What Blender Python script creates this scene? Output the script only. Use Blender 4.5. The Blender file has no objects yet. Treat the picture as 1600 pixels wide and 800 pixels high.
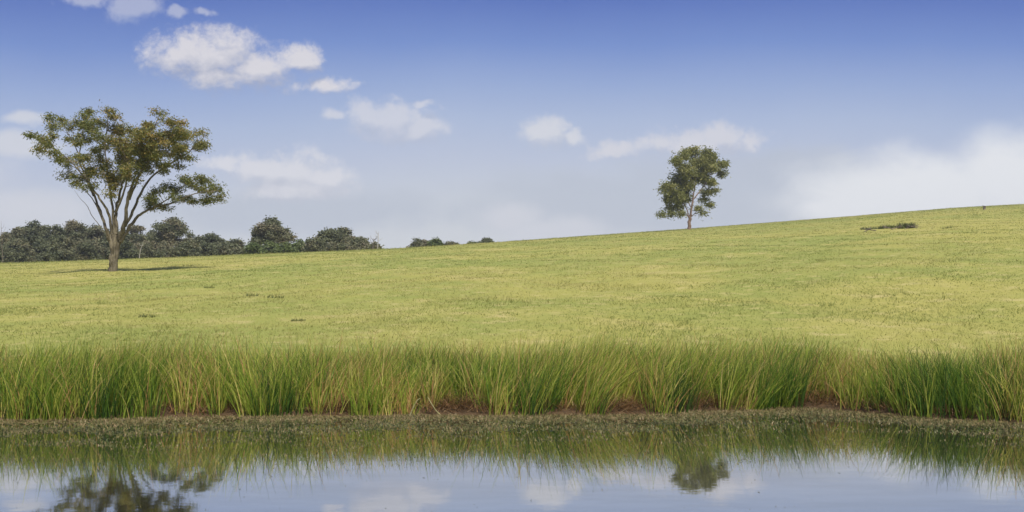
import bpy, math, random
import numpy as np
from mathutils import Vector
R = math.radians
rng = np.random.default_rng(7)
random.seed(7)
sc = bpy.context.scene
col = sc.collection

# ------------------------------------------------------------------ camera
F, HX, HY, CAMH = 1500.0, 800.0, 487.0, 1.5     # focal length in photo pixels, horizon row, eye height over the water
cd = bpy.data.cameras.new('camera'); cam = bpy.data.objects.new('camera', cd); col.objects.link(cam)
cam.location = (0, 0, CAMH); cam.rotation_euler = (R(90), 0, 0)
cd.sensor_width = 36; cd.lens = F / 1600 * 36; cd.shift_y = (HY - 400) / 1600
cd.clip_start = 0.1; cd.clip_end = 20000
sc.camera = cam
EXPO = 0.5
sc.view_settings.view_transform = 'Standard'; sc.view_settings.look = 'None'
sc.view_settings.gamma = 1; sc.view_settings.exposure = EXPO
sc.view_settings.use_curve_mapping = False
SUN_EL, SUN_AZ = 57.0, 156.0      # azimuth clockwise from +Y: behind the camera, a little to the right
sd = bpy.data.lights.new('sun', 'SUN'); sun = bpy.data.objects.new('sun', sd); col.objects.link(sun)
sd.energy = 3.5; sd.angle = R(3.0); sd.color = (1.0, 0.95, 0.86)
sdir = Vector((math.sin(R(SUN_AZ)) * math.cos(R(SUN_EL)), math.cos(R(SUN_AZ)) * math.cos(R(SUN_EL)), math.sin(R(SUN_EL))))
sun.rotation_euler = sdir.to_track_quat('Z', 'Y').to_euler()
sun.location = sdir * 50

def lin(r, g, b, k=1.0):
    f = lambda c: ((c / 255 + 0.055) / 1.055) ** 2.4 if c > 10 else c / 255 / 12.92
    return (f(r) * k, f(g) * k, f(b) * k, 1)

# ------------------------------------------------------------------ node helpers
class G:
    def __init__(s, tree): s.t = tree
    def n(s, typ, **kw):
        x = s.t.nodes.new(typ)
        for k, v in kw.items(): setattr(x, k, v)
        return x
    def put(s, sock, v):
        if isinstance(v, bpy.types.NodeSocket): s.t.links.new(v, sock)
        else: sock.default_value = v
    def m(s, op, a, b=0.0, c=0.0, clamp=False):
        x = s.n('ShaderNodeMath', operation=op, use_clamp=clamp)
        s.put(x.inputs[0], a); s.put(x.inputs[1], b); s.put(x.inputs[2], c)
        return x.outputs[0]
    def v(s, op, a, b=(0, 0, 0)):
        x = s.n('ShaderNodeVectorMath', operation=op)
        s.put(x.inputs[0], a); s.put(x.inputs[1], b)
        return x.outputs['Value'] if op == 'LENGTH' else x.outputs[0]
    def mix(s, f, a, b, blend='MIX'):
        x = s.n('ShaderNodeMix', data_type='RGBA', blend_type=blend, clamp_factor=True)
        s.put(x.inputs[0], f); s.put(x.inputs[6], a); s.put(x.inputs[7], b)
        return x.outputs[2]
    def noise(s, vec, scale, detail=4, rough=0.5, dist=0.0):
        x = s.n('ShaderNodeTexNoise')
        if vec is not None: s.put(x.inputs['Vector'], vec)
        x.inputs['Scale'].default_value = scale; x.inputs['Detail'].default_value = detail
        x.inputs['Roughness'].default_value = rough; x.inputs['Distortion'].default_value = dist
        return x.outputs[0]
    def step(s, v, lo, hi, a=0.0, b=1.0, smooth=True):
        x = s.n('ShaderNodeMapRange', interpolation_type='SMOOTHSTEP' if smooth else 'LINEAR')
        s.put(x.inputs[0], v); s.put(x.inputs[1], lo); s.put(x.inputs[2], hi)
        s.put(x.inputs[3], a); s.put(x.inputs[4], b)
        return x.outputs[0]
    def ramp(s, v, stops):
        x = s.n('ShaderNodeValToRGB'); s.put(x.inputs[0], v)
        e = x.color_ramp.elements
        while len(e) < len(stops): e.new(0.5)
        for i, (p, c) in enumerate(stops): e[i].position = p; e[i].color = c
        return x.outputs[0]

# ------------------------------------------------------------------ world: sky texture, pale low sky, clouds
w = bpy.data.worlds.new('World'); sc.world = w; w.use_nodes = True
w.cycles.sampling_method = 'MANUAL'; w.cycles.sample_map_resolution = 512
nt = w.node_tree; nt.nodes.clear(); g = G(nt)
sky = g.n('ShaderNodeTexSky', sky_type='NISHITA', sun_disc=False, sun_elevation=R(SUN_EL), sun_rotation=R(SUN_AZ))
sky.air_density = 1.0; sky.dust_density = 1.5; sky.ozone_density = 1.5
tc = g.n('ShaderNodeTexCoord'); sp = g.n('ShaderNodeSeparateXYZ'); nt.links.new(tc.outputs['Generated'], sp.inputs[0])
X, Y, Z = sp.outputs
hor = g.m('SQRT', g.m('ADD', g.m('MULTIPLY', X, X), g.m('MULTIPLY', Y, Y)))
elev = g.m('DIVIDE', Z, g.m('MAXIMUM', hor, 0.01))
ysafe = g.m('MAXIMUM', Y, 0.05)
cu = g.m('DIVIDE', X, ysafe); cv = g.m('DIVIDE', Z, ysafe)
cp = g.n('ShaderNodeCombineXYZ'); nt.links.new(cu, cp.inputs[0]); nt.links.new(cv, cp.inputs[1]); P = cp.outputs[0]
K = 1 / 2 ** EXPO
big = g.noise(P, 2.2, 3, 0.5)
el2 = g.m('ADD', elev, g.m('ADD', g.m('MULTIPLY', g.m('SUBTRACT', big, 0.5), 0.05), g.m('MULTIPLY', g.m('MINIMUM', g.m('MULTIPLY', cu, cu), 0.4), 0.10)))
rows = [(380, (213, 217, 221)), (320, (204, 210, 219)), (250, (187, 197, 219)), (190, (171, 187, 218)), (130, (146, 168, 213)),
        (70, (113, 142, 204)), (0, (84, 114, 188)), (-120, (66, 98, 172))]
base = g.ramp(g.m('DIVIDE', el2, 0.5), [((HY - y) / F / 0.5, lin(*c, K)) for y, c in rows])
high = g.v('SCALE', sky.outputs[0]); nt.nodes[-1].inputs['Scale'].default_value = 0.1
base = g.mix(g.step(elev, 0.45, 1.3), base, high)
# grey cloud sheet low in the middle, bright bank low on the right
def blob(p, px, py, rx, ry):
    d = g.v('SUBTRACT', p, ((px - HX) / F, (HY - py) / F, 0))
    d = g.v('MULTIPLY', d, (F / rx, F / ry, 0))
    return g.m('SUBTRACT', 1.0, g.v('LENGTH', d))
wn = g.n('ShaderNodeTexNoise'); g.put(wn.inputs['Vector'], P); wn.inputs['Scale'].default_value = 17; wn.inputs['Detail'].default_value = 4; wn.inputs['Roughness'].default_value = 0.6
warp = g.v('MULTIPLY', g.v('SUBTRACT', wn.outputs[1], (0.5, 0.5, 0.5)), (0.05, 0.028, 0))
def field(p, blobs):
    out = None; p = g.v('ADD', p, warp)
    for b in blobs:
        q = blob(p, *b); out = q if out is None else g.m('MAXIMUM', out, q)
    return out
soft = g.noise(P, 7, 5, 0.55)
wisp = g.noise(g.v('MULTIPLY', P, (1, 2.2, 1)), 9, 6, 0.6, 0.6)
fr = g.step(Y, 0.05, 0.3)
def soft_layer(base, blobs, colr, op, amt=0.9, lo=0.0, hi=0.6):
    f = g.m('ADD', field(P, blobs), g.m('MULTIPLY', g.m('SUBTRACT', wisp, 0.5), amt))
    a = g.m('MULTIPLY', g.m('MULTIPLY', g.step(f, lo, hi), op), fr)
    return g.mix(a, base, lin(*colr, K))
base = soft_layer(base, [(1000, 320, 380, 80), (480, 330, 330, 50), (1250, 270, 200, 60)], (187, 195, 209), 0.75)
base = soft_layer(base, [(1450, 300, 230, 70), (1580, 275, 130, 70), (1330, 325, 100, 35), (1800, 260, 200, 110)], (236, 238, 241), 0.95, 0.9, -0.3, 0.6)
base = soft_layer(base, [(870, 360, 120, 30), (800, 340, 60, 28), (40, 330, 120, 40), (20, 225, 90, 25), (35, 186, 45, 12), (-120, 300, 160, 80)], (216, 218, 225), 0.8, 0.8, -0.2, 0.7)
puffn = g.noise(g.v('MULTIPLY', P, (1, 1.35, 1)), 26, 8, 0.62, 0.25)
finen = g.noise(P, 110, 5, 0.65, 0.4)
def puffs(base, blobs, op, white, grey, edge=0.7, amt=1.4):
    blobs = [(a, b, c * 1.28, d * 1.28) for a, b, c, d in blobs]
    f = g.m('ADD', field(P, blobs), g.m('MULTIPLY', g.m('SUBTRACT', puffn, 0.54), amt))
    f = g.m('ADD', f, g.m('MULTIPLY', g.m('SUBTRACT', finen, 0.5), 0.8))
    a = g.m('MULTIPLY', g.m('MULTIPLY', g.step(f, -0.02, edge), op), fr)
    off = (-0.004, 0.015, 0)
    P2 = g.v('ADD', P, off)
    n2 = g.noise(g.v('MULTIPLY', P2, (1, 1.35, 1)), 26, 8, 0.62, 0.25)
    up = field(P2, blobs)
    sh = g.m('ADD', g.m('MULTIPLY', g.m('SUBTRACT', field(P, blobs), up), 1.5), g.m('MULTIPLY', g.m('SUBTRACT', puffn, n2), 1.8))
    sh = g.m('ADD', sh, 0.56, clamp=True)
    return g.mix(a, base, g.mix(sh, lin(*grey, K), lin(*white, K)))
base = puffs(base, [(445, 268, 85, 36), (395, 262, 45, 30), (500, 275, 60, 28), (460, 295, 110, 22), (350, 252, 40, 14)], 0.85, (224, 224, 230), (194, 198, 211))
base = puffs(base, [(1085, 222, 95, 27), (1130, 215, 55, 22), (1030, 222, 45, 22), (960, 235, 45, 14), (1170, 225, 28, 18)], 0.78, (220, 219, 225), (190, 195, 210))
base = puffs(base, [(345, 88, 88, 46), (290, 86, 66, 38), (400, 104, 66, 32), (470, 94, 34, 22), (500, 131, 48, 15), (340, 118, 70, 20)], 0.92, (224, 221, 225), (168, 174, 196))
base = puffs(base, [(615, 188, 78, 34), (660, 196, 48, 24), (568, 178, 38, 26), (518, 178, 20, 13), (670, 160, 16, 9)], 0.75, (216, 217, 226), (184, 191, 211))
base = puffs(base, [(862, 205, 46, 24), (895, 212, 32, 17), (840, 206, 26, 15)], 0.82, (220, 221, 227), (190, 196, 212))
base = puffs(base, [(205, 14, 42, 26), (132, 4, 40, 13), (312, 19, 22, 8), (272, 22, 22, 9)], 0.5, (212, 214, 226), (170, 182, 212))
bg = g.n('ShaderNodeBackground'); nt.links.new(base, bg.inputs[0]); bg.inputs[1].default_value = 1.0
wo = g.n('ShaderNodeOutputWorld'); nt.links.new(bg.outputs[0], wo.inputs[0])

# ------------------------------------------------------------------ terrain function
def shore(x):
    px = x / 13.6 * F + HX
    return np.interp(px, [-900, -200, 0, 100, 330, 500, 620, 900, 1040, 1150, 1240, 1330, 1440, 1600, 1900, 2600],
                     [11.5, 13.0, 13.4, 13.35, 13.75, 13.9, 13.95, 13.95, 14.1, 14.6, 15.0, 14.8, 13.7, 12.6, 11.6, 10.5]) \
        + 0.05 * np.sin(x * 3.1) + 0.035 * np.sin(x * 7.7 + 1)
CP = np.array([-1600, -800, 0, 176, 400, 620, 780, 1077, 1300, 1490, 1600, 2400, 3200], float)
CY = np.array([430, 424, 411.5, 406, 397.5, 388.5, 378.5, 357.5, 340.5, 325, 319, 285, 280], float)
def ground(x, y):
    x = np.asarray(x, float); y = np.asarray(y, float)
    u = x / np.maximum(y, 40) * F + HX
    E = (HY - np.interp(u, CP, CY)) / F
    dc = np.interp(u, [0, 700, 1100, 1600, 2400], [140, 150, 230, 250, 280])
    y0 = 0.42 * dc; q = dc - y0
    c = (1.25 + 16 * E) / (2 * q * (dc - 16) - q * q)
    s = E + 2 * c * q
    t = np.maximum(y - y0, 0)
    tmax = (s + 0.05) / (2 * c)                      # the far side never falls steeper than 5 %
    z = 0.25 + s * (y - 16) - np.where(t < tmax, c * t * t, c * tmax ** 2 + 2 * c * tmax * (t - tmax))
    far = y > dc
    z = np.where(far, np.maximum(z, -4), z)
    d = y - shore(x)
    near = 0.01 + 0.09 * (1 - np.exp(-np.maximum(d, 0) / 0.18)) + 0.03 * np.maximum(d, 0)
    near = np.where(d < 0, np.maximum(d * 0.35, -0.8), near)
    k = np.clip((y - 15.5) / 6, 0, 1); k = k * k * (3 - 2 * k)
    z = near * (1 - k) + z * k
    wob = 0.06 * np.sin(x * 0.31 + 0.7 * np.sin(y * 0.11)) * np.sin(y * 0.23 + 1.3) + 0.03 * np.sin(x * 0.9 + y * 0.5) + 0.02 * np.sin(x * 1.7 - y * 1.1 + 2)
    fade = np.clip((y - 19) / 15, 0, 1) * np.clip((150 - y) / 60, 0.35, 1)
    z = z + wob * fade
    nb = np.clip((5.2 - y) / 1.6, 0, 1); z = np.maximum(z, -0.8 + nb * 0.95)    # the bank the camera stands on
    sb = np.clip((np.abs(x) - 40) / 5, 0, 1); z = np.where(y < 20, np.maximum(z, -0.8 + sb * 1.1), z)
    return z
def depth_for(px, py, lo=22, hi=270):
    """distance at which the hillside is seen at photo row py in column px"""
    ys = np.linspace(lo, hi, 3000); xs = (px - HX) / F * ys
    rowp = HY - (ground(xs, ys) - CAMH) / ys * F
    i = np.argmax(rowp <= py)
    return ys[i] if rowp[i] <= py else ys[np.argmin(rowp)]

# ------------------------------------------------------------------ mesh helpers
def mk(name, verts, faces, mat, parent=None, tint=None, smooth=False):
    """faces: (n,4) or (n,3) array"""
    verts = np.asarray(verts, np.float32).reshape(-1, 3); faces = np.asarray(faces, np.int32)
    me = bpy.data.meshes.new(name); k = faces.shape[1]
    me.vertices.add(len(verts)); me.vertices.foreach_set('co', verts.ravel())
    me.loops.add(faces.size); me.loops.foreach_set('vertex_index', faces.ravel())
    me.polygons.add(len(faces)); me.polygons.foreach_set('loop_start', np.arange(0, faces.size, k, dtype=np.int32))
    if smooth: me.polygons.foreach_set('use_smooth', np.ones(len(faces), bool))
    if tint is not None:
        a = me.attributes.new('tint', 'FLOAT', 'POINT'); a.data.foreach_set('value', np.asarray(tint, np.float32))
    me.update(calc_edges=True)
    me.materials.append(mat)
    o = bpy.data.objects.new(name, me); col.objects.link(o)
    if parent is not None: o.parent = parent
    return o
def thing(name, loc, label, cat, group=None):
    o = bpy.data.objects.new(name, None); col.objects.link(o); o.location = loc; o.empty_display_size = 0.3
    o['label'] = label; o['category'] = cat
    if group: o['group'] = group
    return o
def tag(o, label, cat, group=None, kind=None):
    o['label'] = label; o['category'] = cat
    if group: o['group'] = group
    if kind: o['kind'] = kind
    return o

def ribbons(base, h, az, lean, curl, width, tint, S=4, face_az=None):
    """tapered bent blades: base (N,3)"""
    N = len(base); t = np.linspace(0, 1, S + 1)[None, :, None]
    d = np.stack([np.cos(az), np.sin(az), np.zeros(N)], 1)[:, None, :]
    if face_az is None: face_az = rng.uniform(0, 2 * np.pi, N)
    sd_ = np.stack([np.cos(face_az), np.sin(face_az), np.zeros(N)], 1)[:, None, :]
    h_ = np.asarray(h)[:, None, None]; ln = np.asarray(lean)[:, None, None]; cr = np.asarray(curl)[:, None, None]
    up = np.array([0, 0, 1.0])[None, None, :]
    ctr = base[:, None, :] + h_ * (d * (ln * t + cr * t ** 2.5) + up * (t * np.sqrt(np.maximum(1 - ln ** 2, 0.05)) - 0.55 * cr * t ** 3))
    wd = np.asarray(width)[:, None, None] * (1 - 0.88 * t ** 1.6) * 0.5
    v = np.stack([ctr - sd_ * wd, ctr + sd_ * wd], 2).reshape(N, (S + 1) * 2, 3)
    f = np.array([[2 * k, 2 * k + 1, 2 * k + 3, 2 * k + 2] for k in range(S)])
    faces = (np.arange(N) * (S + 1) * 2)[:, None, None] + f[None]
    tt = np.repeat(np.asarray(tint)[:, None], (S + 1) * 2, 1)
    tt = tt + np.repeat(t[0, :, 0], 2)[None, :] * 0.0
    hh = np.repeat(np.broadcast_to(t[0, :, 0], (N, S + 1)), 2, axis=1)
    return v.reshape(-1, 3), faces.reshape(-1, 4), tt.ravel(), hh.ravel()

def leaves(ctr, length, width, droop=0.6):
    N = len(ctr)
    az = rng.uniform(0, 2 * np.pi, N); dz = -droop + rng.normal(0, 0.45, N)
    a = np.stack([np.cos(az), np.sin(az), dz], 1); a /= np.linalg.norm(a, axis=1)[:, None]
    r = rng.normal(0, 1, (N, 3)); s = np.cross(a, r); s /= np.linalg.norm(s, axis=1)[:, None] + 1e-9
    L = np.asarray(length)[:, None]; W = np.asarray(width)[:, None]
    v = np.stack([ctr, ctr + a * L * 0.45 + s * W * 0.5, ctr + a * L, ctr + a * L * 0.45 - s * W * 0.5], 1)
    f = np.arange(4 * N).reshape(N, 4)
    return v.reshape(-1, 3), f

def smooth_line(p, r, n=4):
    p = np.asarray(p, float); r = np.asarray(r, float)
    if len(p) < 3: 
        t = np.linspace(0, 1, n + 1)[:, None]
        return p[0] * (1 - t) + p[-1] * t, r[0] * (1 - t[:, 0]) + r[-1] * t[:, 0]
    q = np.vstack([2 * p[0] - p[1], p, 2 * p[-1] - p[-2]]); op, orr = [], []
    for i in range(1, len(q) - 2):
        for k in range(n):
            t = k / n
            op.append(0.5 * (2 * q[i] + (q[i + 1] - q[i - 1]) * t + (2 * q[i - 1] - 5 * q[i] + 4 * q[i + 1] - q[i + 2]) * t * t + (3 * q[i] - q[i - 1] - 3 * q[i + 1] + q[i + 2]) * t ** 3))
            orr.append(r[i - 1] * (1 - t) + r[i] * t)
    op.append(p[-1]); orr.append(r[-1])
    return np.array(op), np.array(orr)

class Tubes:
    def __init__(s): s.v = []; s.f = []; s.n = 0
    def add(s, p, r, sides=6, n=4, jit=0.0):
        p, r = smooth_line(p, r, n)
        if jit: p[1:-1] += rng.normal(0, jit, (len(p) - 2, 3))
        tan = np.gradient(p, axis=0); tan /= np.linalg.norm(tan, axis=1)[:, None] + 1e-9
        ref = np.array([0.3, 1, 0.1]); a = np.cross(tan, ref); a /= np.linalg.norm(a, axis=1)[:, None] + 1e-9
        b = np.cross(tan, a); th = np.linspace(0, 2 * np.pi, sides, endpoint=False)
        rr = r[:, None] * (1 + rng.uniform(-0.06, 0.06, (len(p), sides)))
        ring = p[:, None, :] + rr[:, :, None] * (np.cos(th)[None, :, None] * a[:, None, :] + np.sin(th)[None, :, None] * b[:, None, :])
        s.v.append(ring.reshape(-1, 3)); m = len(p)
        i = np.arange(m - 1)[:, None] * sides; j = np.arange(sides)[None, :]; j2 = (j + 1) % sides
        s.f.append(np.stack([i + j, i + j2, i + sides + j2, i + sides + j], 2).reshape(-1, 4) + s.n)
        s.n += m * sides
    def build(s, name, mat, parent=None):
        return mk(name, np.vstack(s.v), np.vstack(s.f), mat, parent, smooth=True)

# ------------------------------------------------------------------ materials
def mat(name):
    m = bpy.data.materials.new(name); m.use_nodes = True
    t = m.node_tree; t.nodes.clear(); g = G(t)
    out = g.n('ShaderNodeOutputMaterial')
    return m, g, out
def principled(g, out, colr, rough=0.8, spec=0.3, normal=None, link=True):
    b = g.n('ShaderNodeBsdfPrincipled'); g.put(b.inputs['Base Color'], colr); g.put(b.inputs['Roughness'], rough)
    b.inputs['Specular IOR Level'].default_value = spec
    if normal is not None: g.put(b.inputs['Normal'], normal)
    if link: g.t.links.new(b.outputs[0], out.inputs[0])
    return b.outputs[0]
def bump(g, h, strength=0.5, dist=0.05):
    b = g.n('ShaderNodeBump'); b.inputs['Strength'].default_value = strength; b.inputs['Distance'].default_value = dist
    g.put(b.inputs['Height'], h); return b.outputs[0]

def field_colour(g, pos):
    n1 = g.noise(pos, 0.035, 4, 0.55); n2 = g.noise(pos, 0.22, 5, 0.6, 0.4); n3 = g.noise(pos, 1.3, 5, 0.65); n4 = g.noise(pos, 7.0, 4, 0.7)
    green = (0.235, 0.26, 0.065, 1); yel = (0.335, 0.31, 0.085, 1); dry = (0.45, 0.375, 0.16, 1); dk = (0.10, 0.125, 0.03, 1)
    c = g.mix(g.step(g.m('ADD', g.m('MULTIPLY', n1, 0.6), g.m('MULTIPLY', n2, 0.4)), 0.40, 0.60), green, yel)
    c = g.mix(g.m('MULTIPLY', g.step(n3, 0.50, 0.72), 0.75), c, dry)
    c = g.mix(g.m('MULTIPLY', g.step(n2, 0.56, 0.72), 0.5), c, dry)
    c = g.mix(g.m('MULTIPLY', g.step(g.noise(pos, 0.6, 6, 0.7), 0.60, 0.72), 0.25), c, dk)
    c = g.mix(g.m('MULTIPLY', g.step(n4, 0.52, 0.75), 0.25), c, dk)
    return c, n4

mf, g, out = mat('pasture')
geo = g.n('ShaderNodeNewGeometry'); pos = geo.outputs['Position']
c, n4 = field_colour(g, pos)
sp = g.n('ShaderNodeSeparateXYZ'); g.put(sp.inputs[0], pos)
mud = g.mix(g.noise(pos, 9, 5, 0.6), (0.045, 0.028, 0.016, 1), (0.13, 0.085, 0.045, 1))
c = g.mix(g.step(sp.outputs[2], 0.16, 0.4), mud, c)
hh = g.m('ADD', g.noise(pos, 3, 6, 0.7), g.m('MULTIPLY', g.noise(pos, 20, 4, 0.7), 0.35))
principled(g, out, c, 0.95, 0.1, bump(g, hh, 0.45, 0.10))

def foliage_mat(name, stops, trans=0.35, rough=0.55, scale=0.0, base=None, spec=0.25):
    """colour by each leaf's own tint; optional darker old growth by height attribute"""
    m, g, out = mat(name)
    at = g.n('ShaderNodeAttribute', attribute_name='tint')
    c = g.ramp(at.outputs['Fac'], stops)
    b = principled(g, out, c, rough, spec, link=False)
    tr = g.n('ShaderNodeBsdfTranslucent'); g.put(tr.inputs[0], g.mix(0.2, c, (0.25, 0.28, 0.05, 1)))
    mx = g.n('ShaderNodeMixShader'); mx.inputs[0].default_value = trans
    g.t.links.new(b, mx.inputs[1]); g.t.links.new(tr.outputs[0], mx.inputs[2]); g.t.links.new(mx.outputs[0], out.inputs[0])
    return m
M_reed = foliage_mat('reed_leaf', [(0.0, (0.018, 0.05, 0.009, 1)), (0.3, (0.09, 0.18, 0.018, 1)), (0.55, (0.25, 0.34, 0.035, 1)),
                                   (0.80, (0.50, 0.49, 0.09, 1)), (0.94, (0.68, 0.52, 0.20, 1)), (1.0, (0.50, 0.28, 0.11, 1))], 0.38)
M_dead = foliage_mat('dead_reed', [(0.0, (0.035, 0.020, 0.010, 1)), (0.4, (0.14, 0.07, 0.025, 1)), (0.7, (0.28, 0.15, 0.06, 1)), (1.0, (0.45, 0.33, 0.17, 1))], 0.15)
M_grass = foliage_mat('field_grass', [(0.0, (0.175, 0.215, 0.052, 1)), (0.35, (0.265, 0.285, 0.075, 1)), (0.65, (0.37, 0.345, 0.11, 1)), (1.0, (0.55, 0.45, 0.2, 1))], 0.35)
M_leafL = foliage_mat('gum_leaf_bronze', [(0.0, (0.10, 0.12, 0.03, 1)), (0.4, (0.19, 0.195, 0.05, 1)), (0.7, (0.29, 0.235, 0.07, 1)), (1.0, (0.40, 0.26, 0.085, 1))], 0.3)
M_leafR = foliage_mat('gum_leaf_olive', [(0.0, (0.15, 0.165, 0.045, 1)), (0.5, (0.26, 0.26, 0.08, 1)), (1.0, (0.38, 0.34, 0.13, 1))], 0.3)
M_leafB = foliage_mat('distant_gum_leaf', [(0.0, (0.095, 0.112, 0.066, 1)), (0.5, (0.155, 0.165, 0.092, 1)), (1.0, (0.23, 0.19, 0.12, 1))], 0.2, spec=0.05)
M_leafG = foliage_mat('green_scrub_leaf', [(0.0, (0.07, 0.10, 0.035, 1)), (0.5, (0.12, 0.16, 0.05, 1)), (1.0, (0.18, 0.19, 0.07, 1))], 0.25)
M_weed = foliage_mat('pondweed_leaf', [(0.0, (0.020, 0.022, 0.010, 1)), (0.4, (0.08, 0.095, 0.025, 1)), (0.7, (0.17, 0.14, 0.055, 1)), (1.0, (0.27, 0.19, 0.10, 1))], 0.05, 0.5)
M_weedy = foliage_mat('field_weed_leaf', [(0.0, (0.10, 0.125, 0.045, 1)), (0.5, (0.17, 0.19, 0.06, 1)), (1.0, (0.26, 0.24, 0.09, 1))], 0.3)
def bark_mat(name, a, b, sc_=2.0):
    m, g, out = mat(name)
    geo = g.n('ShaderNodeNewGeometry'); pos = geo.outputs['Position']
    st = g.v('MULTIPLY', pos, (1, 1, 0.18))
    n = g.noise(st, 5 * sc_, 6, 0.7, 0.4); n2 = g.noise(pos, 0.9 * sc_, 3)
    c = g.mix(g.step(g.m('ADD', g.m('MULTIPLY', n, 0.6), g.m('MULTIPLY', n2, 0.4)), 0.4, 0.62), a, b)
    principled(g, out, c, 0.9, 0.15, bump(g, n, 0.8, 0.06)); return m
M_barkL = bark_mat('gum_bark', (0.095, 0.08, 0.05, 1), (0.24, 0.205, 0.14, 1))
M_barkR = bark_mat('pale_gum_bark', (0.13, 0.085, 0.06, 1), (0.30, 0.21, 0.16, 1))
M_barkB = bark_mat('far_bark', (0.09, 0.075, 0.055, 1), (0.24, 0.20, 0.16, 1))
M_barkW = bark_mat('bleached_wood', (0.28, 0.25, 0.21, 1), (0.5, 0.47, 0.42, 1))

# ------------------------------------------------------------------ ground and water
ys = np.unique(np.concatenate([np.linspace(-60, 3, 24), np.linspace(3, 11, 33), np.linspace(11, 22, 221), 22 * (320 / 22) ** np.linspace(0, 1, 330), np.geomspace(320, 1500, 28)]))
xs = np.unique(np.concatenate([-np.geomspace(110, 1500, 30), np.linspace(-110, 110, 441), np.geomspace(110, 1500, 30)]))
XX, YY = np.meshgrid(xs, ys); ZZ = ground(XX, YY)
nx, ny = len(xs), len(ys); idx = np.arange(nx * ny).reshape(ny, nx)
fc = np.stack([idx[:-1, :-1], idx[:-1, 1:], idx[1:, 1:], idx[1:, :-1]], 2).reshape(-1, 4)
gr = mk('ground', np.stack([XX, YY, ZZ], 2).reshape(-1, 3), fc, mf, smooth=True); gr['kind'] = 'structure'

mw, g, out = mat('pond_water')
geo = g.n('ShaderNodeNewGeometry'); pos = geo.outputs['Position']
h = g.m('ADD', g.noise(pos, 5, 3, 0.5), g.m('MULTIPLY', g.noise(g.v('MULTIPLY', pos, (1, 0.6, 1)), 1.1, 2), 1.5))
nm = bump(g, h, 0.022, 0.02)
df = g.n('ShaderNodeBsdfDiffuse'); g.put(df.inputs[0], g.mix(g.noise(pos, 1.5, 4), (0.020, 0.022, 0.016, 1), (0.040, 0.036, 0.024, 1)))
gl = g.n('ShaderNodeBsdfGlossy'); gl.inputs['Roughness'].default_value = 0.028; g.put(gl.inputs['Normal'], nm); gl.inputs[0].default_value = (0.92, 0.91, 0.89, 1)
frn = g.n('ShaderNodeFresnel'); frn.inputs[0].default_value = 9.0
mx = g.n('ShaderNodeMixShader'); g.put(mx.inputs[0], g.m('MULTIPLY', g.m('MAXIMUM', frn.outputs[0], 0.88), g.step(g.noise(g.v('MULTIPLY', pos, (.6, 1.6, 1)), .9, 4, .6), .30, .70, .84, .92)))
g.t.links.new(df.outputs[0], mx.inputs[1]); g.t.links.new(gl.outputs[0], mx.inputs[2]); g.t.links.new(mx.outputs[0], out.inputs[0])
wv = [(-48, 1, 0), (48, 1, 0), (48, 17.5, 0), (-48, 17.5, 0)]
wt = mk('pond_water', wv, [[0, 1, 2, 3]], mw); wt['kind'] = 'structure'

# ------------------------------------------------------------------ trees
def P3(px, py, d, dy=0.0): return np.array([(px - HX) / F * (d + dy), d + dy, CAMH + (HY - py) / F * (d + dy)])

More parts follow.
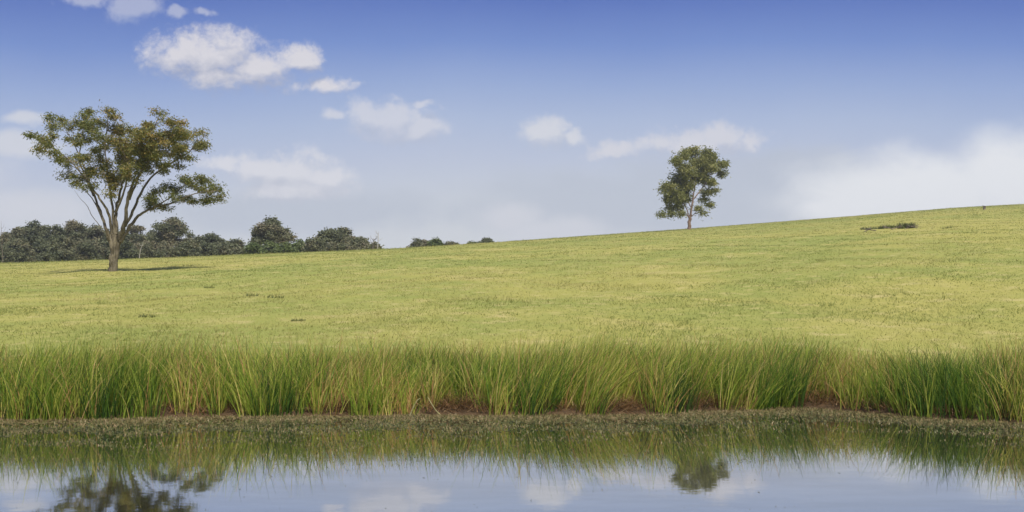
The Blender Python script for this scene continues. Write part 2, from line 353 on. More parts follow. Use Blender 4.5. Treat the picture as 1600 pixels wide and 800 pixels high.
def gum_tree(name, d, px0, pybase, conv, stems, limbs, blobs, label, cat, Mb, Ml, leaf, dens, bias=None, depth_k=1.0, fill=420, sub=0.34, rsc=1.0):
    """stems/limbs: lists of (depth at end, radii at both ends, [(zx, zy)...]); blobs: (zx, zy, rx, ry) - all in view units that conv() turns into photo pixels."""
    zb = float(ground((px0 - HX) / F * d, d)); org = np.array([(px0 - HX) / F * d, d, zb - 0.1])
    root = thing(name, org, label, cat); unit = (conv(1, 0)[0] - conv(0, 0)[0]) * d / F
    allp, own = [], []
    groups = []
    for kind, lst in (('trunk', stems), ('limb', limbs)):
        for (dep, r0, r1, pts) in lst:
            n = len(pts); r0, r1 = r0 * rsc, r1 * rsc
            p = np.array([P3(*conv(*q), d, depth_k * dep * (i / (n - 1)) ** 1.1) for i, q in enumerate(pts)]) - org
            if kind == 'trunk': p[0, 2] = min(p[0, 2], 0.0)
            t = Tubes(); rr = np.linspace(r0, r1, n); 
            if kind == 'trunk': rr[0] *= 1.25
            rr = rr * (0.60 if leaf[0] < .25 else 0.68)
            t.add(p, rr, 10 if r0 > 0.1 else 6, 5, jit=0.012 * r0 / 0.1)
            pp, r_ = smooth_line(p, rr, 6)
            groups.append((kind, t)); k = len(groups) - 1
            if kind == 'limb' or len(limbs) == 0:
                allp.append(pp); own.append(np.stack([np.full(len(pp), k), r_], 1))
    allp = np.vstack(allp); own = np.vstack(own)
    C, T = [], []
    for (bx, by, rx, ry) in blobs + [(a + rng.normal(0, .35) * c, b + rng.normal(0, .35) * e, c * .85, e * .85) for a, b, c, e in blobs if c * e > fill]:
        c0 = P3(*conv(bx, by), d) - org
        dd = np.hypot(allp[:, 0] - c0[0], (allp[:, 2] - c0[2])) + 0.6 * np.maximum(allp[:, 2] - c0[2], 0)
        i = int(np.argmin(dd)); k = int(own[i, 0]); c0 = P3(*conv(bx, by), d, allp[i, 1] + rng.normal(0, 0.8) * depth_k) - org
        rx_, rz_ = rx * unit * 1.1, ry * unit * (1.0 if leaf[0] < .25 else 1.12); rd = 1.1 * (rx_ + rz_) / 2 
        low = np.where(allp[:, 2] < c0[2] - 0.2, dd, dd + 1.0); j = int(np.argmin(np.where(own[:, 0] == k, low, 99)))
        a = allp[j]; mid = (a + c0) / 2 + rng.normal(0, 0.08, 3); tw = min(0.035 * rsc, own[j, 1] * 0.6)
        groups[k][1].add([a, mid, c0], [tw, tw * 0.7, tw * 0.35], 5, 3)
        ns = max(3, int(rx_ * rz_ / (sub * sub) * 2.2 + 2))
        for _ in range(ns):
            dv = rng.normal(0, 1, 3); dv /= np.linalg.norm(dv); rad = rng.uniform(0.25, 1.0) ** 0.5
            s = c0 + dv * rad * np.array([rx_, rd, rz_]) * 0.92
            groups[k][1].add([c0, (c0 + s) / 2 + rng.normal(0, 0.05, 3), s], [tw * 0.45, tw * 0.3, tw * 0.15], 3, 2)
            m = int(dens * rng.uniform(0.5, 1.3)); sg = sub * (rng.uniform(0.4, 0.78) if leaf[0] < .25 else rng.uniform(.42, .9))
            q = s + rng.normal(0, 1, (m, 3)) * np.array([sg, sg, sg * 0.72])
            C.append(q)
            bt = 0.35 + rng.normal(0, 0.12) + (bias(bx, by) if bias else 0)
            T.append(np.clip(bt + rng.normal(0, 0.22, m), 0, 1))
    C = np.vstack(C); T = np.concatenate(T)
    v, f = leaves(C, rng.uniform(0.7, 1.3, len(C)) * leaf[0], rng.uniform(0.7, 1.3, len(C)) * leaf[1])
    tk = [t for k, t in groups if k == 'trunk']; tt = Tubes()
    for t in tk:
        for vv, ff in zip(t.v, t.f): tt.v.append(vv); tt.f.append(ff + tt.n)
        tt.n += t.n
    tt.build('trunk', Mb, root)
    for k, t in groups:
        if k == 'limb':
            off = 0; q = Tubes(); q.v = t.v; q.f = t.f; q.build('limb', Mb, root)
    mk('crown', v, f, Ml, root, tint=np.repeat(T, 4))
    return root

# left tree
dL = depth_for(176, 424)
convL = lambda x, y: (x / 2.5, 130 + y / 2.5)
stemsL = [(0, .40, .31, [(439, 740), (441, 700), (445, 655), (449, 610), (452, 560)]),
          (-.5, .26, .16, [(442, 690), (437, 640), (425, 600), (412, 566)]),
          (.5, .28, .17, [(444, 690), (462, 630), (478, 585), (490, 545)])]
limbsL = [(1.2, .22, .04, [(452, 590), (453, 530), (456, 480), (470, 420), (490, 350), (508, 260), (540, 195)]),
          (-1.6, .24, .04, [(468, 610), (485, 550), (500, 450), (518, 400), (555, 340), (620, 250), (690, 175)]),
          (.8, .21, .03, [(470, 620), (508, 560), (548, 512), (605, 484), (680, 466), (760, 432), (850, 420)]),
          (1.5, .20, .03, [(430, 620), (412, 565), (390, 500), (365, 430), (332, 340), (300, 260), (250, 170)]),
          (-2.0, .17, .02, [(440, 600), (428, 525), (408, 480), (375, 430), (340, 380), (270, 300), (200, 245), (140, 215)]),
          (-.8, .16, .03, [(449, 600), (441, 500), (430, 420), (418, 330), (412, 240), (425, 125)]),
          (2.4, .17, .03, [(488, 560), (528, 485), (560, 410), (612, 350), (680, 305), (760, 250), (812, 190)]),
          (-2.6, .13, .03, [(455, 500), (485, 420), (500, 330), (470, 240), (460, 180)]),
          (2.8, .13, .02, [(366, 440), (335, 370), (312, 300), (320, 210), (336, 118)]),
          (-.4, .08, .02, [(395, 520), (360, 450), (310, 400), (262, 362)]),
          (-2.6, .14, .03, [(505, 455), (540, 370), (570, 290), (590, 210), (625, 120)]),
          (-.8, .09, .02, [(600, 485), (660, 450), (720, 400), (780, 368)]),
          (-1.2, .05, .012, [(392, 560), (358, 515), (340, 478), (315, 452), (290, 418)])]
blobsL = [(150, 258, 22, 12), (136, 205, 22, 9), (190, 130, 15, 6), (215, 168, 18, 18), (240, 148, 14, 12), (265, 165, 19, 20), (215, 278, 18, 12), (182, 238, 20, 11),
          (200, 208, 16, 10), (275, 215, 16, 12), (238, 292, 14, 10), (265, 312, 22, 18), (300, 290, 20, 16), (330, 130, 16, 14), (310, 160, 22, 18), (350, 172, 28, 22),
          (346, 108, 7, 9), (372, 148, 14, 12), (330, 212, 22, 22), (382, 205, 26, 20), (402, 160, 16, 14), (425, 110, 22, 11), (447, 130, 16, 9), (408, 240, 20, 16),
          (370, 262, 26, 20), (340, 292, 20, 18), (390, 295, 22, 20), (345, 332, 24, 20), (280, 360, 28, 17), (302, 395, 20, 11), (330, 370, 20, 16), (380, 350, 28, 20),
          (425, 370, 30, 24), (350, 405, 24, 16), (432, 428, 24, 15), (300, 232, 14, 12), (162, 222, 12, 8),
          (465, 180, 34, 20), (455, 222, 30, 24), (505, 190, 24, 20), (500, 242, 40, 34), (490, 292, 34, 34), (508, 342, 36, 28), (545, 302, 38, 34), (550, 250, 38, 34),
          (560, 192, 30, 24), (590, 160, 28, 20), (622, 118, 24, 12), (650, 150, 30, 20), (600, 222, 40, 34), (650, 210, 38, 28), (698, 158, 26, 15), (702, 198, 34, 24),
          (742, 202, 32, 18), (790, 192, 26, 8), (802, 240, 15, 8), (762, 242, 32, 15), (702, 250, 34, 20), (650, 260, 34, 24), (600, 280, 34, 26), (560, 342, 28, 20),
          (690, 290, 26, 11), (742, 285, 22, 7), (690, 322, 34, 9), (650, 312, 22, 12), (612, 322, 24, 11), (640, 342, 16, 8), (478, 362, 24, 18), (520, 378, 22, 12),
          (782, 365, 20, 12), (812, 388, 26, 20), (842, 412, 24, 20), (862, 442, 14, 16), (820, 438, 26, 18), (772, 412, 24, 16), (742, 388, 18, 12), (718, 372, 16, 11),
          (700, 412, 24, 16), (662, 402, 22, 10), (672, 440, 28, 15), (722, 450, 24, 11), (752, 462, 16, 6), (622, 422, 18, 12), (612, 458, 28, 13), (592, 480, 24, 8),
          (642, 482, 30, 7), (582, 440, 15, 10), (800, 456, 16, 8), (420, 330, 22, 20), (445, 400, 20, 20)]
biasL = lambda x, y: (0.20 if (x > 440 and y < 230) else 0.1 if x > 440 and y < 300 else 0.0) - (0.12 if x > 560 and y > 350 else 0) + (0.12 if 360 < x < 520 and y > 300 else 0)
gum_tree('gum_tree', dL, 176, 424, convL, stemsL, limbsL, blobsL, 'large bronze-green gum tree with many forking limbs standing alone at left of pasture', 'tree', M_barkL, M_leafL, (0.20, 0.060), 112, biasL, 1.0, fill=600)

# right tree on the crest
dR = depth_for(1077, 358.5)
convR = lambda x, y: (980 + x / 4.445, 200 + y / 4.445)
stemsR = [(0, .33, .26, [(431, 712), (432, 670), (434, 630), (440, 600)])]
limbsR = [(.3, .20, .05, [(436, 620), (450, 540), (461, 460), (472, 380), (480, 300), (476, 190)]),
          (-1.0, .10, .02, [(434, 632), (402, 592), (350, 568), (250, 592)]),
          (.8, .09, .02, [(440, 620), (468, 596), (490, 565), (530, 500)]),
          (-1.6, .12, .03, [(432, 640), (412, 560), (372, 500), (322, 440), (275, 420)]),
          (1.6, .12, .03, [(455, 500), (520, 420), (562, 350), (600, 290), (655, 262)]),
          (-1.8, .11, .03, [(466, 420), (425, 310), (380, 250), (345, 225)]),
          (-.6, .09, .03, [(448, 560), (402, 470), (385, 390), (350, 340)]),
          (2.0, .09, .03, [(474, 360), (530, 280), (560, 190)]),
          (1.2, .06, .02, [(540, 400), (560, 460), (578, 540)])]
blobsR = [(470, 158, 38, 26), (550, 178, 42, 26), (402, 188, 42, 24), (345, 232, 36, 28), (480, 228, 55, 40), (592, 218, 40, 32), (648, 262, 36, 28), (645, 318, 34, 20),
          (565, 285, 52, 42), (402, 285, 55, 40), (342, 348, 42, 32), (300, 402, 34, 26), (402, 395, 52, 40), (268, 425, 22, 16), (335, 448, 44, 34), (415, 472, 40, 36),
          (300, 492, 34, 26), (292, 545, 30, 22), (352, 556, 30, 22), (240, 596, 20, 9), (582, 378, 34, 28), (545, 438, 28, 24), (532, 490, 26, 22), (577, 545, 12, 22),
          (487, 558, 18, 18), (522, 338, 44, 36), (606, 434, 12, 10), (460, 320, 40, 40), (380, 500, 30, 28), (310, 590, 22, 8), (524, 585, 8, 9), (375, 590, 18, 10), (450, 400, 26, 26)]
gum_tree('gum_tree', dR, 1077, 358, convR, stemsR, limbsR, blobsR, 'olive gum tree with rounded crown standing alone on the hill crest', 'tree', M_barkR, M_leafR, (0.46, 0.16), 120, None, 1.4, fill=700, sub=0.70, rsc=1.45)

# distant trees behind the crest
def far_tree(px, top, hw, d, label, style='gum', group='trees beyond the pasture crest', ml=None, cat='tree', name='distant_gum_tree', low=0.35, n=None):
    x = (px - HX) / F * d; zg = float(ground(x, d)); ztop = CAMH + (HY - top) / F * d
    H = ztop - zg; W = hw / F * d; root = thing(name, (x, d, zg - 0.15), label, cat, group)
    C, T = [], []; tb = Tubes()
    if style == 'bush': low = 0.05
    tb.add([(0, 0, 0), (rng.normal(0, .2), rng.normal(0, .2), H * low * 0.6), (rng.normal(0, .3), 0, H * 0.8)], [0.02 * H + .06, 0.015 * H + .04, 0.03], 6, 3)
    nb = int((n or 10 + W * 2.6) * (1.35 if n else 1.5)); tb0 = rng.uniform(-.2, .2)
    for i in range(nb):
        a = rng.uniform(0, 2 * np.pi); rr = rng.uniform(0, 1) ** 0.55
        hgt = rng.uniform(0, 1)
        if style == 'gum':
            prof = math.sqrt(max(0.0, 1 - (rr * 0.95) ** 2)); zz = H * (low + (1 - low) * (prof * (0.25 + 0.75 * hgt ** .7)) * 0.95)
            br = rng.uniform(0.15, 0.30) * W + 0.3
        else:
            prof = math.sqrt(max(0.0, 1 - (rr * 0.95) ** 2)); zz = H * (0.1 + 0.82 * prof * hgt); br = rng.uniform(0.22, 0.36) * W + 0.3
        c0 = np.array([math.cos(a) * rr * (W - br * .6), math.sin(a) * rr * (W - br * .6), zz])
        br = min(br, H * 0.3)
        c0[2] = min(c0[2], H - br * 0.55)
        st = np.array([0, 0, min(zz * 0.5, H * max(low, .2))]); md = (st + c0) / 2 + np.array([c0[0] * .12, c0[1] * .12, -0.2])
        tb.add([st, md, c0], [0.07, 0.05, 0.02], 4, 2)
        m = int(80 + 190 * br * br); bt = rng.uniform(0.2, 0.75) + tb0
        dv = rng.normal(0, 1, (m, 3)); dv /= np.linalg.norm(dv, axis=1)[:, None]
        q = c0 + dv * (rng.uniform(0.15, 1.05, (m, 1)) ** 0.6) * np.array([br, br, br * 0.5])
        q = q[q[:, 2] > 0.05]
        q += rng.normal(0, 0.22, q.shape)
        C.append(q); T.append(np.clip(bt + rng.normal(0, 0.07, len(q)), 0, 1))
    C = np.vstack(C); T = np.concatenate(T)
    v, f = leaves(C, rng.uniform(0.3, 0.55, len(C)), rng.uniform(0.16, 0.28, len(C)), 0.3)
    tb.build('trunk', M_barkB, root); mk('crown', v, f, ml or M_leafB, root, tint=np.repeat(T, 4))
    return root

ordn = ['first', 'second', 'third', 'fourth', 'fifth', 'sixth', 'seventh', 'eighth', 'ninth', 'tenth', 'eleventh', 'twelfth', 'thirteenth', 'fourteenth', 'fifteenth', 'sixteenth', 'seventeenth', 'eighteenth', 'nineteenth', 'twentieth']
front = [(-22, 356, 30, 190), (18, 352, 22, 186), (50, 343, 24, 192), (84, 346, 21, 187), (120, 336, 20, 190), (148, 347, 20, 196), (184, 356, 22, 188), (214, 352, 20, 193)]
for i, (a, b, c_, d_) in enumerate(front):
    far_tree(a, b, c_, d_, f'grey-green gum tree, {ordn[i]} from the left in the tall back row of the treeline', low=0.3)
for i, (a, b, c_) in enumerate([(2, 360, 20), (36, 358, 20), (68, 351, 18), (102, 351, 20), (134, 352, 18), (168, 357, 22), (200, 360, 20), (236, 357, 20), (296, 362, 22), (344, 370, 20)]):
    far_tree(a, b, c_, 200 + (i % 3) * 3, f'hazy gum tree filling the gaps at the back of the treeline, {ordn[i]} from the left', low=.12, group='hazy back trees of the treeline')
fixed = [(266, 338, 33, 188, 'open round-topped gum tree rising just right of the large lone tree', 'gum', .28, 20, None),
         (326, 364, 24, 180, 'dense rounded gum tree right of the open round-topped one in the treeline', 'gum', .3, None, None),
         (366, 373, 16, 182, 'small rounded dark tree at right end of the dense left treeline', 'gum', .3, None, None),
         (425, 339, 34, 176, 'tall gum with clumped crown standing above green scrub, mid treeline', 'gum', .22, 26, None),
         (524, 352, 30, 178, 'domed gum tree above the brown scrub near the right of the treeline', 'gum', .25, 20, None),
         (556, 368, 24, 176, 'lower sloping gum tree right of the domed gum in the treeline', 'gum', .25, None, None),
         (655, 372, 20, 200, 'rounded treetop showing over the crest, leftmost beyond the treeline gap', 'bush', .2, None, None),
         (681, 372, 15, 200, 'rounded treetop showing over the crest, second beyond the treeline gap', 'bush', .2, None, M_leafG),
         (705, 377, 13, 200, 'low treetop showing over the crest, third beyond the treeline gap', 'bush', .2, None, None),
         (738, 378, 9, 200, 'tiny low treetop peeping over the crest left of a dark flat one', 'bush', .2, None, M_leafG),
         (760, 372.5, 15, 200, 'dark flat-topped treetop peeping over the crest, rightmost of the far trees', 'bush', .2, 14, None)]
for a, b, c_, d_, lb, st, lw, n_, ml in fixed:
    far_tree(a, b, c_, d_, lb, st, low=lw, n=n_, ml=ml)
under = [(-10, 374, 26), (28, 370, 24), (62, 372, 24), (98, 366, 22), (132, 372, 24), (160, 368, 20), (196, 372, 24), (232, 370, 22), (258, 376, 20), (292, 372, 22), (318, 378, 20), (346, 378, 18), (372, 384, 14)]
for i, (a, b, c_) in enumerate(under):
    far_tree(a, b, c_, 168 + (i % 3) * 4, f'dark understorey tree, {ordn[i]} from the left along the foot of the dense treeline', 'bush', name='understorey_tree', group='understorey trees along the treeline foot')
scrub = [(396, 378, 16, 1), (420, 374, 18, 1), (446, 378, 18, 1), (470, 374, 17, 1), (492, 371, 17, 0), (515, 374, 18, 0), (540, 374, 18, 0), (566, 376, 16, 0), (584, 380, 12, 0)]
for i, (a, b, c_, gk) in enumerate(scrub):
    far_tree(a, b, c_, 164 + (i % 2) * 4, f'{"green" if gk else "grey-brown"} scrub bush, {ordn[i]} from the left right of the dense treeline', 'bush', name='scrub_bush', cat='bush', group='scrub bushes behind the crest', ml=M_leafG if gk else None)

def bare_tree(px, base, top, d, label, mt, name='dead_tree', lean=0.0, n=7, r=0.10, spread=1.0):
    x = (px - HX) / F * d; zg = float(ground(x, d)); H = CAMH + (HY - top) / F * d - zg
    t = Tubes(); root = thing(name, (x, d, zg - .1), label, 'dead tree')
    t.add([(0, 0, 0), (lean * .4, 0, H * .5), (lean, .1, H)], [r, r * .7, r * .2], 6, 4, .02)
    b = Tubes()
    for i in range(n):
        k = rng.uniform(.35, .9); s = np.array([lean * k, 0, H * k]); a = rng.choice([-1, 1]) * spread
        e = s + np.array([a * rng.uniform(.3, .9), rng.normal(0, .5), rng.uniform(.4, 1.3)])
        b.add([s, (s + e) / 2 + np.array([a * .12, 0, -.05]), e], [r * .4, r * .3, .012], 4, 2)
    t.build('trunk', mt, root); b.build('branch', mt, root); return root
bare_tree(590, 390, 360, 158, 'bleached dead tree snag at right end of the treeline', M_barkW, n=6, r=.08, lean=.2)
bare_tree(583, 390, 371, 159, 'short dark dead tree beside the bleached snag', M_barkB, n=5, r=.10)
bare_tree(4, 410, 344, 162, 'slim bare tree at the left edge of the photo before the treeline', M_barkB, n=6, r=.06, lean=-.3)
bare_tree(217, 404, 378, 152, 'slim leaning pale trunk behind and right of the large lone tree', M_barkW, n=3, r=.08, lean=.6)

# ------------------------------------------------------------------ small things on the field
def plant_mesh(loc, n, h, spread, tint0, m, name, label, cat, group=None, S=3, width=0.03, flat=0.5):
    root = None
    b = np.stack([rng.uniform(-1.3, 1.3, n) * spread, rng.normal(0, spread * .4, n), np.zeros(n)], 1)
    b[:, 2] = ground(b[:, 0] + loc[0], b[:, 1] + loc[1]) - loc[2] - .02
    v, f, t, _ = ribbons(b, rng.uniform(.4, 1.1, n) * h, rng.uniform(0, 2 * np.pi, n), rng.uniform(.1, flat, n), rng.uniform(0, .5, n), rng.uniform(.6, 1.3, n) * width, np.clip(rng.normal(tint0, .15, n), 0, 1), S)
    o = mk(name, v, f, m, None, tint=t); o.location = loc; tag(o, label, cat, group); return o
def on(px, py):
    d = depth_for(px, py); x = (px - HX) / F * d; return (x, d, float(ground(x, d)))
weeds = [(229, 496, .22, 'dark weed tussock in the lower left pasture'), (393, 463, .3, 'dark thistle clump in the left pasture, left of a near pair'), (430, 466, .28, 'dark thistle clump in the left pasture, right of a near pair'),
         (327, 450, .22, 'small dark weed in the pasture right of the lone tree'), (467, 502, .18, 'low flat weed clump in pasture above the reeds'),
         (1480, 357, .5, 'small weed tuft high on the hill right of the fallen branches')]
for a, b, h_, lb in weeds:
    plant_mesh(on(a, b), 60, h_ * .7, h_ * .8, .5, M_weedy, 'weed_clump', lb, 'weed', 'weed clumps in the pasture')
# fallen branches and green regrowth high on the hill
lx, ly, lz = on(1395, 358)
for i in range(6):
    t = Tubes(); bx_ = (-2.6, -1.7, -.8, .1, 1.0, 1.9)[i] + rng.normal(0, .15); by_ = rng.normal(0, .5)
    L = rng.uniform(1.0, 1.9); az = rng.normal(0, .45) + (np.pi if i % 2 else 0); a = np.array([bx_, by_, .05]); dr = np.array([math.cos(az), math.sin(az) * .6, 0])
    q = [a, a + dr * L * .4 + [0, 0, .12], a + dr * L * .75 + [0, .1, .16], a + dr * L + [0, 0, rng.uniform(.05, .3)]]
    for p in q: p[2] -= .04; p[2] += float(ground(lx + p[0], ly + p[1])) - lz
    t.add(q, [.045, .035, .025, .012], 6, 3)
    for k in range(5):
        b0 = q[1] * (1 - k / 5) + q[2] * (k / 5); e = b0 + dr * rng.uniform(.2, .6) + np.array([0, rng.normal(0, .3), rng.uniform(.1, .4)])
        t.add([b0, (b0 + e) / 2, e], [.03, .02, .008], 4, 2)
    o = t.build('fallen_branch', M_barkB); o.location = (lx, ly, lz)
    tag(o, f'dead fallen branch on the right hillside, {ordn[i]} from the left of the six lying there', 'fallen branch', 'dead branches fallen on the hillside')
for a, b, n_, h_, s_, lb in [(1416, 357, 260, .7, .5, 'small green shrub at the right end of the fallen branches'), (1388, 357, 160, .45, .7, 'low green regrowth in the middle of the fallen branches'), (1362, 358, 120, .3, .8, 'flat low weeds at the left end of the fallen branches')]:
    plant_mesh(on(a, b), n_, h_, s_, .25, M_weedy, 'low_shrub', lb, 'shrub', width=.10)
sx, sy, sz = on(1538, 327.5)
t = Tubes(); t.add([(0, 0, -.2), (.02, 0, .3), (.05, 0, .6)], [.26, .2, .18], 9, 3)
s = t.build('tree_stump', M_barkB)
root = thing('tree_stump', (sx, sy, sz), 'small dark broken stump near the crest at far right', 'stump'); s.name = 'stump_wood'; s.parent = root
t = Tubes(); t.add([(-.08, 0, .4), (-.2, 0, .6), (-.25, 0, .75)], [.07, .05, .03], 6, 3); t.build('broken_limb', M_barkB, root)

# ------------------------------------------------------------------ pasture grass
def vnoise(x, y, s, seed=0):
    r = np.random.default_rng(seed); out = 0
    for k in range(5):
        a, b, c_, d_ = r.uniform(.5, 1.5, 2).tolist() + r.uniform(0, 6.28, 2).tolist(); th = r.uniform(0, 3.14)
        out = out + np.sin((x * math.cos(th) + y * math.sin(th)) * a / s * 2 + c_) * np.cos((y * math.cos(th) - x * math.sin(th)) * b / s * 2 + d_)
    return out / 3
N = 165000
yy = 15.8 * (270 / 15.8) ** rng.uniform(0, 1, N); uu = rng.uniform(-.62, .62, N); xx = uu * yy
keep = (yy < 1.01 * np.interp(uu * F + HX, [0, 700, 1100, 1600, 2400], [140, 150, 230, 250, 280])) & ((yy > 17.0) | (rng.random(N) < .6)); xx, yy = xx[keep], yy[keep]; nB = 3
xx = np.repeat(xx, nB) + rng.normal(0, .03, len(xx) * nB) * np.repeat(yy, nB) / 20; yy = np.repeat(yy, nB) + rng.normal(0, .05, len(yy) * nB) * np.repeat(yy, nB) / 20
hN = np.clip(.075 + .04 * vnoise(xx, yy, 3, 3) , .03, .2) * rng.uniform(.5, 1.4, len(xx)) * (1 + yy / 220)
tn = .44 + .32 * vnoise(xx, yy, 22, 1) + .26 * vnoise(xx, yy, 6, 8) + .14 * vnoise(xx, yy, 1.8, 2) + rng.normal(0, .10, len(xx))
hN = hN * np.where(vnoise(xx, yy, 1.1, 31) > .85, 1.9, 1) ; tn = tn - np.where(vnoise(xx, yy, 1.1, 31) > .85, .12, 0)
bs = np.stack([xx, yy, ground(xx, yy) - .015], 1)
v, f, t_, _ = ribbons(bs, hN, rng.uniform(0, 6.28, len(xx)), rng.uniform(.35, .97, len(xx)), rng.uniform(0, .4, len(xx)), .006 + yy * .00042, np.clip(tn, 0, 1), 1)
uc = rng.uniform(-.62, .62, 14000); yc = np.interp(uc * F + HX, [0, 700, 1100, 1600, 2400], [140, 150, 230, 250, 280]) * rng.uniform(.90, 1.01, 14000); xc = uc * yc
v2, f2, t2, _ = ribbons(np.stack([xc, yc, ground(xc, yc) - .02], 1), rng.gamma(2, .06, 14000), rng.uniform(0, 6.28, 14000), rng.uniform(.1, .6, 14000), rng.uniform(0, .4, 14000), rng.uniform(.03, .08, 14000), np.clip(rng.normal(.5, .2, 14000), 0, 1), 1)
v, f, t_ = np.vstack([v, v2]), np.vstack([f, f2 + len(v)]), np.concatenate([t_, t2])
o = mk('grass', v, f, M_grass, tint=t_); tag(o, 'short yellow-green grazed grass covering the pasture slope', 'grass', kind='stuff')

# ------------------------------------------------------------------ reeds
def lean_at(x): return .09 + .10 * np.sin(x * .55 + .4) + .08 * np.sin(x * 1.9)
def reed_blades(bx, by, hmul, n, tint_c, tint_s, spread=.09, wmul=1.0, lean0=None, curlx=.35):
    """n blades per tussock; bx, by arrays of tussock centres"""
    T = len(bx); bx_ = np.repeat(bx, n) + rng.normal(0, spread, T * n); by_ = np.repeat(by, n) + rng.normal(0, spread, T * n)
    by_ = np.maximum(by_, shore(bx_) - .2)
    h = np.repeat(hmul, n) * rng.uniform(.5, 1.15, T * n)
    # each blade leans outwards from its tussock plus the drift of the whole bed towards the right
    ox = (bx_ - np.repeat(bx, n)) / spread * .10 + (lean_at(bx_) if lean0 is None else lean0) + rng.normal(0, .13, T * n)
    oy = (by_ - np.repeat(by, n)) / spread * .08 + rng.normal(0, .12, T * n)
    ln = np.clip(np.hypot(ox, oy), 0, .8); az = np.arctan2(oy, ox)
    base = np.stack([bx_, by_, np.maximum(ground(bx_, by_), -.05) - .02], 1)
    tn = np.repeat(tint_c, n) + rng.normal(0, tint_s, T * n)
    return ribbons(base, h, az, ln, rng.uniform(0, curlx, T * n), rng.uniform(.006, .014, T * n) * wmul, np.clip(tn, 0, 1), 5)
Tn = 4600
bx = rng.uniform(-9.6, 9.6, Tn); dd = rng.uniform(0, 1, Tn) ** .85 * 3.3
dd = dd - .12 + .08 * np.abs(np.sin(bx * 1.7))
# gaps in the front row where dead thatch shows
pxs = bx / 14 * F + HX
for c0, wd in ((545, 14), (725, 42), (985, 40), (1105, 34), (1305, 42)):
    gap = (np.abs(pxs - c0) < wd) & (dd < .4); dd = np.where(gap, .4 + rng.random(Tn) * .8, dd)
by = shore(bx) + dd
keep = by < 17.6 + .5 * vnoise(bx, by, 1.5, 21); bx, by, dd = bx[keep], by[keep], dd[keep]
hm = (.80 + .10 * vnoise(bx, by, 1.6, 5) + .05 * np.sin(bx * .8)) * np.clip(1.05 - .12 * np.maximum(dd - 1.2, 0), .6, 1)
tc_ = .60 + .17 * vnoise(bx, by, 1.2, 6) + .10 * np.clip(dd - 1, 0, 2) / 2 + rng.normal(0, .20, len(bx))
v, f, t_, _ = reed_blades(bx, by, hm * np.clip(rng.normal(1, .19, len(bx)) + .10 * vnoise(bx, by, .7, 41), .5, 1.35), 19, tc_, .20, spread=.06, wmul=1.2)
o = mk('reeds', v, f, M_reed, tint=t_); tag(o, 'continuous bed of mixed green and tan reeds along the far bank of the pond', 'reeds', kind='stuff')

clumps = [(75, 652, .78, .50, 130, 'bright lime-green reed clump at the water edge near left end of pond'), (165, 648, .88, .12, 110, 'dark upright reed clump right of the lime-green one'),
          (430, 645, .80, .12, 120, 'dark reed clump fanning out left of centre at the water edge'), (575, 648, .62, .52, 90, 'short bright green reed clump fanning beside a dark gap'),
          (830, 645, .72, .15, 120, 'dark green reed clump at water edge right of fallen dead reeds'), (1053, 643, .84, .08, 150, 'narrow dark green reed clump between two patches of brown thatch'),
          (1190, 640, .95, .22, 120, 'tall dark green reed clump, left of a tall pair right of centre'), (1232, 640, 1.0, .18, 150, 'tall dark green reed clump, right of a tall pair right of centre'),
          (1455, 655, .95, .18, 130, 'tall dark reed clump nearest the right of the pond bank bend'), (1505, 662, .92, .28, 130, 'green reed clump second from right edge at the water'),
          (1560, 668, .95, .20, 150, 'green reed clump at right edge standing in the water')]
for a, b, h_, tn_, n_, lb in clumps:
    d_ = CAMH * F / (b - HY); x_ = (a - HX) / F * d_; y_ = float(shore(x_)) + .08; x_ = (a - HX) / F * y_
    v, f, t_, _ = reed_blades(np.array([x_]), np.array([y_]), np.array([h_]), n_, np.array([tn_]), .10, spread=.13, wmul=1.25, lean0=.03, curlx=.2)
    z_ = 0.0; o = mk('reed_clump', v - np.array([x_, y_, z_]), f, M_reed, tint=t_); o.location = (x_, y_, z_); tag(o, lb, 'reed clump', 'reed clumps at the water edge')

# brown dead thatch heaps in the gaps
heaps = [(545, .22, .12, 'dark brown dead reed heap left of a short bright clump'), (722, .50, .22, 'fallen brown reeds lying beside two bent pale stalks'), (965, .42, .14, 'reddish brown dead reeds left of the narrow dark clump'),
         (1105, .55, .22, 'reddish brown dead reed heap right of the narrow dark clump'), (1300, .60, .26, 'brown dead reed heap in the bend of the bank')]
for a, rx, hz, lb in heaps:
    x_ = (a - HX) / F * 14.0; y_ = float(shore(x_)) + .22; x_ = (a - HX) / F * y_; n_ = 700
    b = np.stack([rng.normal(0, rx * .6, n_), rng.normal(0, .14, n_), np.abs(rng.normal(0, hz * .5, n_))], 1)
    b[:, 2] += ground(b[:, 0] + x_, b[:, 1] + y_)
    v, f, t_, _ = ribbons(b, rng.uniform(.08, .26, n_), rng.normal(0, .5, n_) + np.where(rng.random(n_) < .5, np.pi, 0), rng.uniform(.75, .97, n_), rng.uniform(.1, .6, n_), rng.uniform(.004, .008, n_), np.clip(rng.normal(.45, .25, n_), 0, 1), 3, rng.uniform(0, 6.28, n_))
    o = mk('dead_reed_heap', v, f, M_dead, tint=t_); o.location = (x_, y_, 0); tag(o, lb, 'dead reeds', 'heaps of dead reeds on the bank')
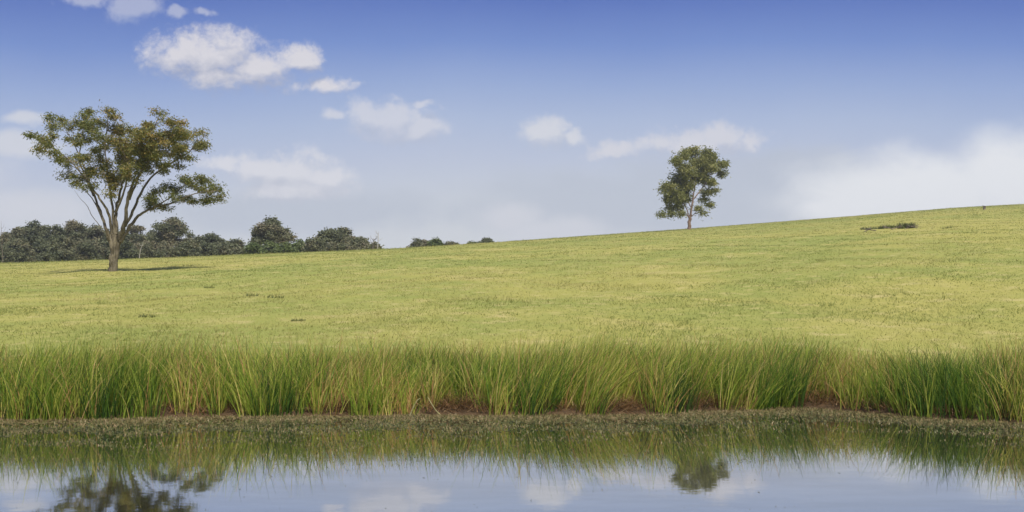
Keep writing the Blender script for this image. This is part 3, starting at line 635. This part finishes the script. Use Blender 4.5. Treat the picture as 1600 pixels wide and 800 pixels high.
# thatch along the whole foot of the bed
n_ = 9000; xx = rng.uniform(-9.5, 9.5, n_); dd = np.abs(rng.normal(0, .28, n_)); yy = shore(xx) + dd + .02
b = np.stack([xx, yy, np.maximum(ground(xx, yy), 0) + rng.uniform(0, .05, n_)], 1)
v, f, t_, _ = ribbons(b, rng.uniform(.06, .26, n_), rng.uniform(0, 6.28, n_), rng.uniform(.45, .97, n_), rng.uniform(0, .5, n_), rng.uniform(.005, .011, n_), np.clip(rng.normal(.4, .25, n_), 0, 1), 2)
o = mk('reed_litter', v, f, M_dead, tint=t_); tag(o, 'brown dead litter along the foot of the reeds at the water line', 'litter', kind='stuff')
# two bent pale stalks
for (pts, lb) in (([(640, 650), (650, 628), (657, 622)], 'short pale reed stalk leaning right at the water edge'), ([(692, 652), (680, 640), (668, 620)], 'long pale reed stalk bent down to the right into the water')):
    y_ = float(shore((660 - HX) / F * 14)) - .08; t = Tubes(); q = np.array([P3(a, b_, y_) for a, b_ in pts]); org = q[0].copy(); t.add(q - org, [.010, .009, .005], 5, 3)
    M_st = bark_mat('pale_stalk', (.34, .32, .14, 1), (.48, .44, .22, 1), 8) if 'M_st' not in globals() else M_st
    o = t.build('bent_stalk', M_st); o.location = org; tag(o, lb, 'stalk')

# ------------------------------------------------------------------ floating pondweed
n_ = 60000; xx = rng.uniform(-9.5, 9.5, n_); dd = rng.exponential(.95, n_) * (1 + .55 * np.sin(xx * .8 + 1) * np.sin(xx * .33)) + .02
dd = np.where(rng.random(n_) < .18, rng.uniform(0, 5.5, n_), dd)
yy = shore(xx) - dd; pat = vnoise(xx, yy * 2, .7, 11) + .6 * vnoise(xx, yy * 2, .25, 12)
keep = (rng.random(n_) < np.clip(.62 - .26 * dd + .75 * pat, .06, 1)) & (yy > 4); xx, yy, dd = xx[keep], yy[keep], dd[keep]; n_ = len(xx)
L = rng.uniform(.010, .040, n_) * np.where(dd > 2, .55, 1); az = rng.uniform(0, 6.28, n_); z = np.full(n_, .004)
a = np.stack([np.cos(az), np.sin(az), rng.uniform(-.02, .25, n_)], 1) * L[:, None]; s = np.stack([-np.sin(az), np.cos(az), rng.normal(0, .15, n_)], 1) * L[:, None] * .45
c0 = np.stack([xx, yy, z], 1); v = np.stack([c0 - a * .6, c0 + s, c0 + a, c0 - s], 1).reshape(-1, 3); v[:, 2] = np.maximum(v[:, 2], .002)
tn = np.clip(.75 - .35 * np.clip(dd / 1.2, 0, 1) + rng.normal(0, .18, n_), 0, 1)
o = mk('pondweed', v, np.arange(4 * n_).reshape(n_, 4), M_weed, tint=np.repeat(tn, 4)); tag(o, 'brown and olive pondweed specks floating thickest along the far bank', 'pondweed', kind='stuff')

# small emergent sprigs of water weed, thick near the bank, thinning towards the camera
n_ = 150000; xx = rng.uniform(-9.5, 9.5, n_); dd = rng.exponential(1.15, n_) * (1 + .55 * np.sin(xx * .8 + 1) * np.sin(xx * .33)) + .0
dd = np.where(rng.random(n_) < .42, rng.uniform(0, 4.8, n_) , dd)
yy = shore(xx) - dd; pat = vnoise(xx, yy * 1.6, .8, 14) + .5 * vnoise(xx, yy * 2, .25, 15)
keep = (rng.random(n_) < np.clip(.42 - .07 * dd + .85 * pat, .10, 1)) & (yy > 5); xx, yy, dd = xx[keep], yy[keep], dd[keep]; n_ = len(xx)
v, f, t_, _ = ribbons(np.stack([xx, yy, np.full(n_, -.002)], 1), rng.uniform(.012, .048, n_) * np.clip(1.15 - .17 * dd, .35, 1), rng.uniform(0, 6.28, n_), rng.uniform(.1, .9, n_), rng.uniform(0, .4, n_), rng.uniform(.009, .022, n_) * np.clip(1.15 - .14 * dd, .4, 1), np.clip(.80 - .3 * np.clip(dd / 1.4, 0, 1) + rng.normal(0, .24, n_), 0, .9), 1)
o = mk('water_weed', v, f, M_weed, tint=t_); tag(o, 'tiny brown and green weed sprigs standing in the shallow water', 'water weed', kind='stuff')


# thin air over the whole place
mh = bpy.data.materials.new('haze'); mh.use_nodes = True; nt = mh.node_tree; nt.nodes.clear(); g = G(nt); out = g.n('ShaderNodeOutputMaterial')
pv = g.n('ShaderNodeVolumePrincipled'); pv.inputs['Color'].default_value = (.86, .90, .97, 1); pv.inputs['Density'].default_value = 0.00028; nt.links.new(pv.outputs[0], out.inputs['Volume'])
zlo, zhi = float(ZZ.min()) - 1, max(40.0, float(ZZ.max()) + 1)
X0, X1, Y0, Y1 = -1505, 1505, -65, 1505
hv = [(x, y, z) for z in (zlo, zhi) for x, y in ((X0, Y0), (X1, Y0), (X1, Y1), (X0, Y1))]
hz = mk('haze', hv, [[0, 3, 2, 1], [4, 5, 6, 7], [0, 1, 5, 4], [1, 2, 6, 5], [2, 3, 7, 6], [3, 0, 4, 7]], mh); hz['kind'] = 'stuff'; hz['label'] = 'thin pale haze in the air over the pasture'; hz['category'] = 'haze'
